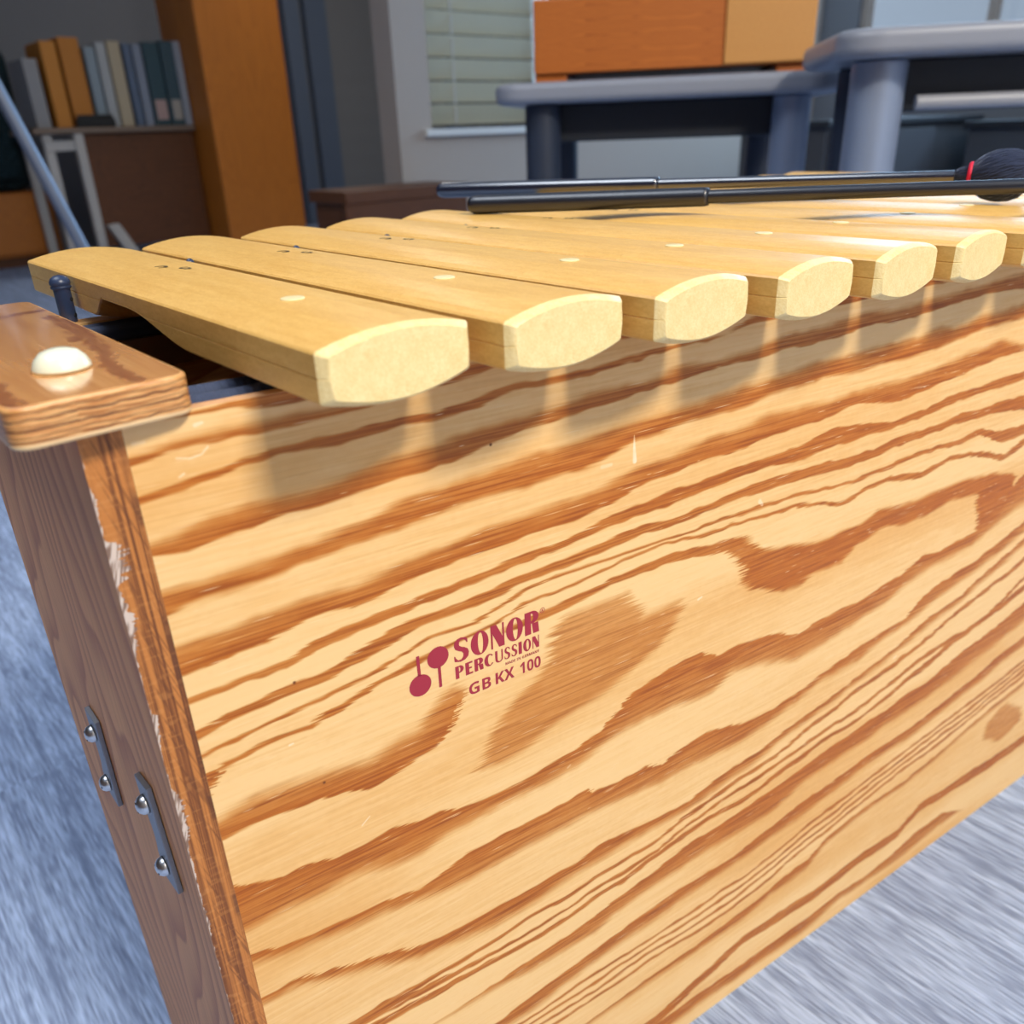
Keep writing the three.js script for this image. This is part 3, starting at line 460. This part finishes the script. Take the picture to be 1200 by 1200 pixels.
// ------------------------------------------------------------------ the bars
function barParts(zf, zb) {
  const { w, th, crown, belly } = BAR, hw = w / 2, e = 0.0007;
  const node = [-0.165, zf - 0.105], arch = (z) => { // the tuning arch cut into the underside
    const a = sm(node[0] - 0.002, node[0] + 0.016, z), t = Math.max(0, Math.min(1, (z - (node[0] + 0.05)) / (node[1] - node[0] - 0.05))); return 0.0092 * a * (1 - sm(0, 1, t));
  };
  const section = (z, inset, round) => {
    const P = [], A = arch(z), yb = -th + A, bl = belly * (1 - A / 0.0092 * 0.85), cy = -th / 2, hy = th / 2 + crown;
    const seam = Math.max(-th / 2, yb + 0.0012);
    P.push([-hw, yb + e], [-hw, seam - 0.0003], [-hw + 0.0004, seam], [-hw, seam + 0.0003], [-hw, -e]);
    for (let i = 0; i <= 14; i++) { const x = -hw + e + (w - 2 * e) * i / 14; P.push([x, crown * (1 - (x / hw) ** 2) * 1.0 + 0.0]); }
    P.push([hw, -e], [hw, seam + 0.0003], [hw - 0.0004, seam], [hw, seam - 0.0003], [hw, yb + e]);
    for (let i = 0; i <= 14; i++) { const x = hw - e - (w - 2 * e) * i / 14; P.push([x, yb - bl * (1 - (x / hw) ** 2)]); }
    if (!inset) return P;
    return P.map(([x, y]) => {
      const q = (y - cy) / hy, r = 1 - round * Math.abs(q) ** 3.2, nx = x / hw;
      return [x * (1 - inset / hw) * r, cy + (y - cy) * (1 - inset * 0.6 / hy) * (1 - round * 0.35 * nx ** 6)];
    });
  };
  const zs = [zb + 0.004]; const n = 46; for (let i = 1; i < n; i++) zs.push(zb + 0.004 + (zf - zb - 0.0074) * i / n); zs.push(zf - 0.0034);
  for (let k = 0; k < 8; k++) zs.push(node[0] - 0.002 + 0.018 * k / 7); zs.sort((a, b) => a - b);
  const loft = (secs, closeLast, closeFirst) => {
    const P = [], I = [], U = [], m = secs[0].p.length;
    for (const { p, z } of secs) p.forEach(([x, y], i) => { P.push(x, y, z); U.push(x + y + (i > 20 ? 0.03 : 0), z); });
    for (let s = 0; s < secs.length - 1; s++) for (let i = 0; i < m; i++) { const a = s * m + i, b = s * m + (i + 1) % m, c = a + m, d = b + m; I.push(a, c, b, b, c, d); }
    const fan = (s, flip) => { const base = P.length / 3; let cx = 0, cy = 0; secs[s].p.forEach(([x, y]) => { P.push(x, y, secs[s].z); U.push(x, y); cx += x / m; cy += y / m; }); P.push(cx, cy, secs[s].z); U.push(cx, cy); for (let i = 0; i < m; i++) { const a = base + i, b = base + (i + 1) % m; flip ? I.push(b, a, base + m) : I.push(a, b, base + m); } };
    if (closeLast) fan(secs.length - 1, true); if (closeFirst) fan(0, false);
    const g = new THREE.BufferGeometry(); g.setAttribute('position', new THREE.Float32BufferAttribute(P, 3)); g.setAttribute('uv', new THREE.Float32BufferAttribute(U, 2)); g.setIndex(I);
    return toCreasedNormals(g, 0.42);
  };
  const body = loft(zs.map((z) => ({ p: section(z, 0, 0), z })));
  const front = loft([{ p: section(zf - 0.0034, 0, 0), z: zf - 0.0034 }, { p: section(zf - 0.0018, 0.0009, 0.05), z: zf - 0.0018 }, { p: section(zf - 0.0004, 0.0021, 0.11), z: zf - 0.0004 }, { p: section(zf, 0.0027, 0.13), z: zf }], true);
  const back = loft([{ p: section(zb, 0.0034, 0.10), z: zb }, { p: section(zb + 0.004, 0, 0), z: zb + 0.004 }], false, true);
  return { body, front, back };
}
{
  const zfs = [0.0581, 0.0705, 0.0823, 0.0939, 0.1030, 0.1112], place = ['first', 'second', 'third', 'fourth', 'fifth', 'sixth', 'seventh', 'eighth', 'ninth', 'tenth', 'eleventh', 'twelfth', 'thirteenth'];
  const discG = turned([[0, 0], [0.0046, 0], [0.0046, 0.0009], [0.0043, 0.0012], [0, 0.0012]], 28);
  for (let i = 0; i < 13; i++) {
    const zf = i < 6 ? zfs[i] : zfs[5] + (i - 5) * BAR.pitch * 0.148, zb = -0.283;
    const o = thing(num('tone_bar', i), i ? `${place[i]} yellow tone bar counted from the end block with cream button` : 'first yellow tone bar, beside the end block with cream button', 'tone bar', 'tone bars across the xylophone box');
    o.position.set(BAR.x0 + BAR.w / 2 + i * BAR.pitch, BAR.yT, 0);
    const { body, front, back } = barParts(zf, zb);
    mesh('bar_body', body, M.barTop, o); mesh('cut_end', front, M.barEndLit, o); mesh('cut_end', back, M.barEndLit, o);
    const d = mesh('inlay_disc', discG, M.inlay, o); d.position.set(0, BAR.crown - 0.0008, -0.0133 + i * 0.0086);
    // small stamped note marks near the far post, read from the other side
    const marks = [['C', 0.0, -0.151, 0.0075], ['5', 0.0055, -0.137, 0.0075]];
    for (const [ch, x, z, size] of marks) {
      const g = new THREE.ShapeGeometry(globalThis.markFont.generateShapes(ch, size), 4); g.rotateX(-Math.PI / 2); g.rotateY(Math.PI);
      const m = mesh('stamped_mark', g, M.ink, o); m.position.set(x + size / 2, BAR.crown * (1 - (x / 0.03) ** 2) + 0.00025, z);
    }
  }
}

// ------------------------------------------------------------------ the two mallets lying across the bars
function mallet(name, label, tail, head, thinAt, sm1, sm2, headR) {
  const o = thing(name, label, 'mallet', undefined), A = new THREE.Vector3(...tail), Bv = new THREE.Vector3(...head), L = A.distanceTo(Bv);
  o.position.copy(A); o.quaternion.setFromUnitVectors(new THREE.Vector3(0, 1, 0), Bv.clone().sub(A).normalize());
  mesh('grip', turned([[0, -0.003], [0.0052, -0.0025], [0.0062, 0], [0.0066, 0.004], [0.0060, thinAt * L - 0.003], [0.0054, thinAt * L], [0, thinAt * L]], 28), sm1, o);
  mesh('shaft', turned([[0, thinAt * L], [0.0043, thinAt * L], [0.0040, L - headR * 0.8], [0, L - headR * 0.8]], 28), sm2, o);
  const R = headR, hd = mesh('head', turned([[0.0, L - R * 1.75], [R * 0.26, L - R * 1.72], [R * 0.36, L - R * 1.5], [R * 0.42, L - R * 1.2], [R * 0.66, L - R * 0.95], [R * 0.86, L - R * 0.65], [R * 0.97, L - R * 0.3], [R, L], [R * 0.98, L + R * 0.35], [R * 0.86, L + R * 0.68], [R * 0.6, L + R * 0.92], [R * 0.3, L + R], [0, L + R * 1.02]], 48), M.yarn, o);
  mesh('binding', turned([[R * 0.40, L - R * 1.22], [R * 0.50, L - R * 1.24], [R * 0.56, L - R * 1.17], [R * 0.55, L - R * 1.09], [R * 0.46, L - R * 1.06]], 36), M.red, o);
  return o;
}
mallet('mallet', 'black mallet with red bound yarn head, lying behind the other mallet', [0.438, 0.5885, -0.378], [0.577, 0.5985, 0.056], 0.47, M.shaft, M.shaft, 0.0166);
mallet('mallet_001', 'matt black mallet lying along the tone bars in front of the red bound mallet', [0.349, 0.588, -0.222], [0.512, 0.5985, 0.124], 0.45, M.shaft2, M.shaft2, 0.0166);

// ------------------------------------------------------------------ the room behind
{
  // partition with a framed window
  const px0 = 2.205, z = -3.0, wx0 = 2.385, wx1 = 3.25, wy0 = 0.655, wy1 = 1.75;
  struct(mesh('wall_partition', mergeGeometries([bx(px0, wx0, 0, ROOM.h, z - 0.14, z, 0), bx(wx1, ROOM.x1, 0, ROOM.h, z - 0.14, z, 0), bx(wx0, wx1, 0, wy0, z - 0.14, z, 0), bx(wx0, wx1, wy1, ROOM.h, z - 0.14, z, 0)]), M.wallWhite));
  const w = struct(new THREE.Group()); w.name = 'window_2'; scene.add(w);
  const dark = std(0x27303c, 0.5), sill = std(0xd8d6d2, 0.6), slatM = std(0xd6d2b8, 0.7);
  mesh('window_frame', mergeGeometries([bx(wx0, wx0 + 0.035, wy0, wy1, z - 0.1, z - 0.05, 0), bx(wx1 - 0.035, wx1, wy0, wy1, z - 0.1, z - 0.05, 0), bx(wx0, wx1, wy1 - 0.035, wy1, z - 0.1, z - 0.05, 0)]), dark, w);
  mesh('window_sill', bx(wx0 - 0.05, wx1 + 0.05, wy0 - 0.03, wy0, z - 0.1, z + 0.03), sill, w);
  mesh('pane', bx(wx0 + 0.035, wx1 - 0.035, wy0, wy1 - 0.035, z - 0.072, z - 0.068, 0), M.pane, w);
  for (let k = 0; k < 11; k++) { const g = bx(wx0 + 0.04, wx1 - 0.04, -0.047, 0.047, -0.0015, 0.0015, 0); g.rotateX(0.5); const s = mesh('blind_slat', g, slatM, w); s.position.set(0, wy0 + 0.06 + k * 0.094, z - 0.115); }
  mesh('blind_cord', rod([wx0 + 0.22, wy0 + 0.02, z - 0.1], [wx0 + 0.22, wy1 - 0.04, z - 0.1], 0.004), sill, w);
  // grey back wall with a door and its frame
  const d = struct(new THREE.Group()); d.name = 'door_1'; scene.add(d); const dz = -6.2;
  const blue = std(0x66758c, 0.5), grey = std(0x85888c, 0.7);
  mesh('door_frame', mergeGeometries([bx(3.40, 3.52, 0, 2.15, dz, dz + 0.12, 0), bx(3.60, 3.78, 0, 2.15, dz, dz + 0.07, 0), bx(4.90, 5.02, 0, 2.15, dz, dz + 0.1, 0), bx(3.40, 5.02, 2.05, 2.15, dz, dz + 0.1, 0)]), blue, d);
  mesh('door_leaf', bx(3.78, 4.90, 0.01, 2.05, dz, dz + 0.04), grey, d);
  mesh('door_handle', rod([4.70, 1.02, dz + 0.07], [4.82, 1.02, dz + 0.07], 0.01), M.steel, d);

  // tall cupboard
  const pine = phys({ map: plainWood(512, 1024, 0.6, 1.8, [196, 118, 40], [160, 88, 26], { rings: 12, seedAt: 2, contrast: 0.6 }), roughness: 0.45 });
  const brown = phys({ map: plainWood(512, 512, 0.9, 0.7, [104, 60, 28], [66, 37, 16], { along: 's', rings: 12, seedAt: 6, contrast: 0.7 }), roughness: 0.5 });
  const cup = thing('tall_cupboard', 'tall orange pine cupboard beside the grey door', 'cupboard');
  mesh('carcass', bx(2.065, 2.57, 0, 1.9, -5.1, -4.62, 0.006), pine, cup);
  mesh('cupboard_door', bx(2.065, 2.55, 0.04, 1.88, -4.62, -4.60, 0.004), pine, cup);
  mesh('handle', rod([2.10, 1.35, -4.585], [2.10, 1.50, -4.585], 0.008), M.steel, cup);
  // desk: brown panel, pale legs, grey top
  const pale = std(0xb9b6b2, 0.5);
  const desk = thing('desk', 'brown panelled desk with pale metal legs below the row of binders', 'desk');
  mesh('desk_top', bx(1.20, 2.045, 0.702, 0.730, -5.3, -4.80), std(0x7c6a5c, 0.5), desk);
  mesh('front_board', bx(1.44, 2.04, 0.12, 0.70, -4.86, -4.84), brown, desk);
  for (const [x, zz] of [[1.24, -4.84], [1.39, -4.82], [1.99, -4.89], [1.24, -5.26], [1.99, -5.26]]) mesh('leg', bx(x, x + 0.045, 0, 0.702, zz - 0.03, zz + 0.015), pale, desk);
  mesh('cross_rail', bx(1.24, 1.42, 0.62, 0.67, -4.85, -4.82), pale, desk);
  const foot = bx(-0.03, 0.03, 0, 0.5, -0.03, 0.03); foot.rotateZ(0.25); foot.scale(1, 0.5, 1); foot.translate(1.60, 0, -4.79); mesh('brace', foot, pale, desk);
  // row of binders and boards standing on the desk
  const items = [[1.235, 0.07, 0.32, 0x8d8d8f, 'grey flat file'], [1.335, 0.075, 0.40, 0xc07c2a, 'orange wooden board'], [1.425, 0.10, 0.42, 0xb87425, 'wide orange wooden board'], [1.545, 0.05, 0.38, 0x8796a0, 'blue grey binder'], [1.605, 0.05, 0.40, 0xa8acae, 'pale silver binder'], [1.665, 0.065, 0.41, 0xb5a88e, 'beige binder'], [1.745, 0.04, 0.40, 0x5f6f86, 'slate blue binder'], [1.795, 0.045, 0.40, 0x8a94a4, 'light slate binder'], [1.85, 0.085, 0.41, 0x33505a, 'dark teal binder with a pink base'], [1.945, 0.07, 0.42, 0x3d5660, 'dark green binder with a pale base'], [2.018, 0.04, 0.42, 0x9aa0aa, 'pale grey frame']];
  items.forEach(([x, w_, h, c, l], i) => {
    const o = thing(num('binder', i), `${l} standing in the row on the brown desk`, 'binder', 'row of binders on the brown desk');
    const g = bx(-w_ / 2, w_ / 2, 0, h, -0.14, 0.14, 0.006); mesh('cover', g, std(c, 0.55), o);
    mesh('spine_label', bx(-w_ * 0.36, w_ * 0.36, 0.03, 0.13, 0.14, 0.1415, 0), std(i === 8 ? 0xb59a94 : i === 9 ? 0xaaa59c : c, 0.6), o);
    o.position.set(x + w_ / 2, 0.730, -4.98);
  });
  const clip = thing('black_box', 'small black case lying before the silver binders on the desk', 'case'); mesh('case_body', bx(1.42, 1.62, 0.730, 0.775, -4.835, -4.805, 0.01), std(0x141516, 0.6), clip); mesh('case_lid', bx(1.43, 1.61, 0.775, 0.79, -4.835, -4.805, 0.006), std(0x1d1e20, 0.6), clip);
  // low cabinet with a dark teal bag
  const low = thing('low_cabinet', 'low orange wooden cabinet under the dark teal bag', 'cabinet');
  mesh('carcass', bx(0.30, 1.36, 0.06, 0.41, -5.9, -5.42, 0.006), pine, low); mesh('plinth', bx(0.32, 1.34, 0, 0.06, -5.88, -5.46), brown, low); mesh('cabinet_door', bx(0.84, 1.35, 0.08, 0.40, -5.42, -5.40), pine, low);
  const bagM = phys({ color: 0x0d2830, roughness: 0.9, bumpMap: tex(256, 256, (s, t) => { const v = 255 * (noise(s * 9, t * 9) * 0.6 + noise(s * 30, t * 22) * 0.4); return [v, v, v]; }, { srgb: false }), bumpScale: 0.03 });
  const bag = thing('backpack', 'dark teal backpack on the low orange cabinet', 'bag');
  const bagG = new RoundedBoxGeometry(0.52, 0.78, 0.3, 8, 0.11); { const p = bagG.attributes.position; for (let i = 0; i < p.count; i++) { const y = p.getY(i), k = 1 + (noise(p.getX(i) * 6 + 4, y * 7) - 0.5) * 0.16; p.setX(i, p.getX(i) * k); p.setZ(i, p.getZ(i) * (1 + (noise(p.getX(i) * 8, y * 6 + 3) - 0.5) * 0.3)); } bagG.computeVertexNormals(); bagG.translate(1.08, 0.802, -5.62); }
  mesh('bag_body', bagG, bagM, bag); mesh('pocket', new RoundedBoxGeometry(0.36, 0.28, 0.1, 5, 0.04).translate(1.08, 0.62, -5.455), bagM, bag);
  mesh('strap', new THREE.TorusGeometry(0.09, 0.014, 10, 24, Math.PI).translate(1.08, 1.18, -5.6), std(0x4a241c, 0.8), bag);
  // folding easel with slanting metal legs
  const alu = phys({ color: 0x858c9a, roughness: 0.4, metalness: 0.7 });
  const easel = thing('easel', 'silver folding easel with slanting tube legs before the desk', 'easel');
  mesh('leg', rod([0.50, 1.05, -2.52], [0.775, 0.0, -2.46], 0.018), alu, easel); mesh('leg', rod([0.47, 1.05, -2.54], [0.20, 0.0, -2.46], 0.018), alu, easel); mesh('leg', rod([0.485, 1.05, -2.58], [0.46, 0.0, -3.1], 0.018), alu, easel);
  mesh('hinge', bx(0.445, 0.525, 1.03, 1.09, -2.6, -2.5), std(0x222428, 0.5), easel);
  // low brown bench
  const bench = thing('bench', 'low brown wooden bench in front of the white partition', 'bench');
  mesh('seat', bx(1.70, 2.30, 0.40, 0.445, -3.0 + 0.05, -2.66), brown, bench); for (const x of [1.72, 2.24]) mesh('leg', bx(x, x + 0.04, 0, 0.40, -2.94, -2.68), brown, bench); mesh('apron', bx(1.70, 2.30, 0.28, 0.40, -2.69, -2.665), brown, bench);

  // grey school tables: thick rounded tops, round legs
  const topM = phys({ color: 0x8d919c, roughness: 0.35 }), legLit = phys({ color: 0x93a0b8, roughness: 0.35, metalness: 0.3 }), rail = std(0x1e232c, 0.6);
  const table = (name, label, corner, dirA, la, lb, top, legs, r) => {
    const o = thing(name, label, 'table', 'grey school tables'); o.position.set(corner[0], 0, corner[1]); o.rotation.y = dirA;
    const s = new THREE.Shape(), q = 0.05; s.moveTo(q, 0); s.lineTo(la - q, 0); s.absarc(la - q, q, q, -Math.PI / 2, 0); s.lineTo(la, lb - q); s.absarc(la - q, lb - q, q, 0, Math.PI / 2); s.lineTo(q, lb); s.absarc(q, lb - q, q, Math.PI / 2, Math.PI); s.lineTo(0, q); s.absarc(q, q, q, Math.PI, 1.5 * Math.PI);
    const g = new THREE.ExtrudeGeometry(s, { depth: 0.012, bevelEnabled: true, bevelThickness: 0.014, bevelSize: 0.014, bevelSegments: 6 }); g.rotateX(-Math.PI / 2); g.translate(0, top - 0.026, 0);
    mesh('table_top', g, topM, o);
    for (const [x, zz, shaded] of legs) { const L = mesh('leg', turned([[0, 0], [r, 0], [r, top - 0.045], [r * 0.9, top - 0.04], [0, top - 0.04]], 32), shaded ? std(0x2c3444, 0.5) : legLit, o); L.position.set(x, 0, -zz); }
    for (const zz of [0.09, lb - 0.09]) mesh('rail', bx(0.08, la - 0.08, top - 0.115, top - 0.04, -zz - 0.012, -zz + 0.012), rail, o);
    for (const x of [0.09, la - 0.09]) mesh('rail', bx(x - 0.012, x + 0.012, top - 0.105, top - 0.042, -lb + 0.1, -0.1), rail, o);
    return o;
  };
  const second = () => scene.getObjectByName('school_table_001');
  table('school_table', 'grey school table carrying the wooden instrument case', [1.20, -1.17], -0.88, 0.69, 0.6, 0.725, [[0.085, 0.06, 1], [0.60, 0.06, 0], [0.085, 0.52, 1], [0.60, 0.52, 1]], 0.038);
  table('school_table_001', 'grey school table without anything on its top, nearer to the tone bars', [1.266, -0.438], -0.88, 1.1, 0.38, 0.758, [[0.065, 0.075, 0], [1.0, 0.075, 0], [0.09, 0.31, 1], [1.0, 0.31, 1]], 0.042);
  { const t = second(), r = mesh('stretcher_tube', rod([0.12, 0.655, -0.05], [0.98, 0.655, -0.05], 0.011), std(0x9a9ca4, 0.4), t); r.userData.label = 'pale grey tube under the top'; for (const x of [0.36, 0.7]) mesh('tube_bracket', bx(x, x + 0.05, 0.641, 0.70, -0.079, -0.037), std(0x5a4030, 0.6), t); }
  // wooden case on the first table
  const wood = phys({ map: plainWood(512, 256, 0.5, 0.2, [198, 112, 44], [150, 76, 26], { along: 's', rings: 30, seedAt: 9 }), roughness: 0.4 });
  const wcase = thing('instrument_case', 'orange wooden instrument case standing on the grey table', 'case'); wcase.position.set(1.30, 0.725, -1.20); wcase.rotation.y = -0.88;
  mesh('case_body', bx(0.02, 0.60, 0.02, 0.16, -0.36, -0.02), wood, wcase); for (const x of [0.02, 0.53]) mesh('foot', bx(x, x + 0.07, 0, 0.02, -0.34, -0.03), wood, wcase); mesh('end_panel', bx(0.42, 0.60, 0.022, 0.158, -0.02, -0.012), phys({ map: plainWood(256, 256, 0.2, 0.2, [214, 156, 86], [186, 120, 58], { rings: 60 }), roughness: 0.45 }), wcase);
  // white cloth bag on the table's corner
  // dark cabinet and pale rail behind the tables
  const cab = thing('dark_cabinet', 'dark grey low cabinet behind the grey tables', 'cabinet');
  mesh('carcass', bx(3.75, 5.4, 0.03, 0.60, -2.3, -1.85), std(0x45464a, 0.6), cab); mesh('cabinet_top', bx(3.72, 5.43, 0.60, 0.63, -2.33, -1.82), std(0x26282e, 0.5), cab); mesh('plinth', bx(3.8, 5.35, 0, 0.03, -2.28, -1.9), std(0x1b1c1f, 0.7), cab); for (const x of [4.15, 4.7]) mesh('cabinet_door', bx(x - 0.36, x + 0.15, 0.05, 0.58, -1.85, -1.83), std(0x4a4b50, 0.6), cab);
  const cab2 = thing('dark_cabinet_001', 'dark grey long cabinet along the grey wall', 'cabinet');
  mesh('carcass', bx(4.95, 5.5, 0.03, 0.56, -1.7, 1.2), std(0x45484e, 0.6), cab2); mesh('cabinet_top', bx(4.92, 5.52, 0.56, 0.60, -1.72, 1.22), std(0x1d2027, 0.5), cab2); mesh('plinth', bx(5.0, 5.45, 0, 0.03, -1.65, 1.15), std(0x1b1c1f, 0.7), cab2);
}

scene.traverse((o) => { if (o.isMesh) o.castShadow = o.receiveShadow = true; });
renderer.render(scene, camera);
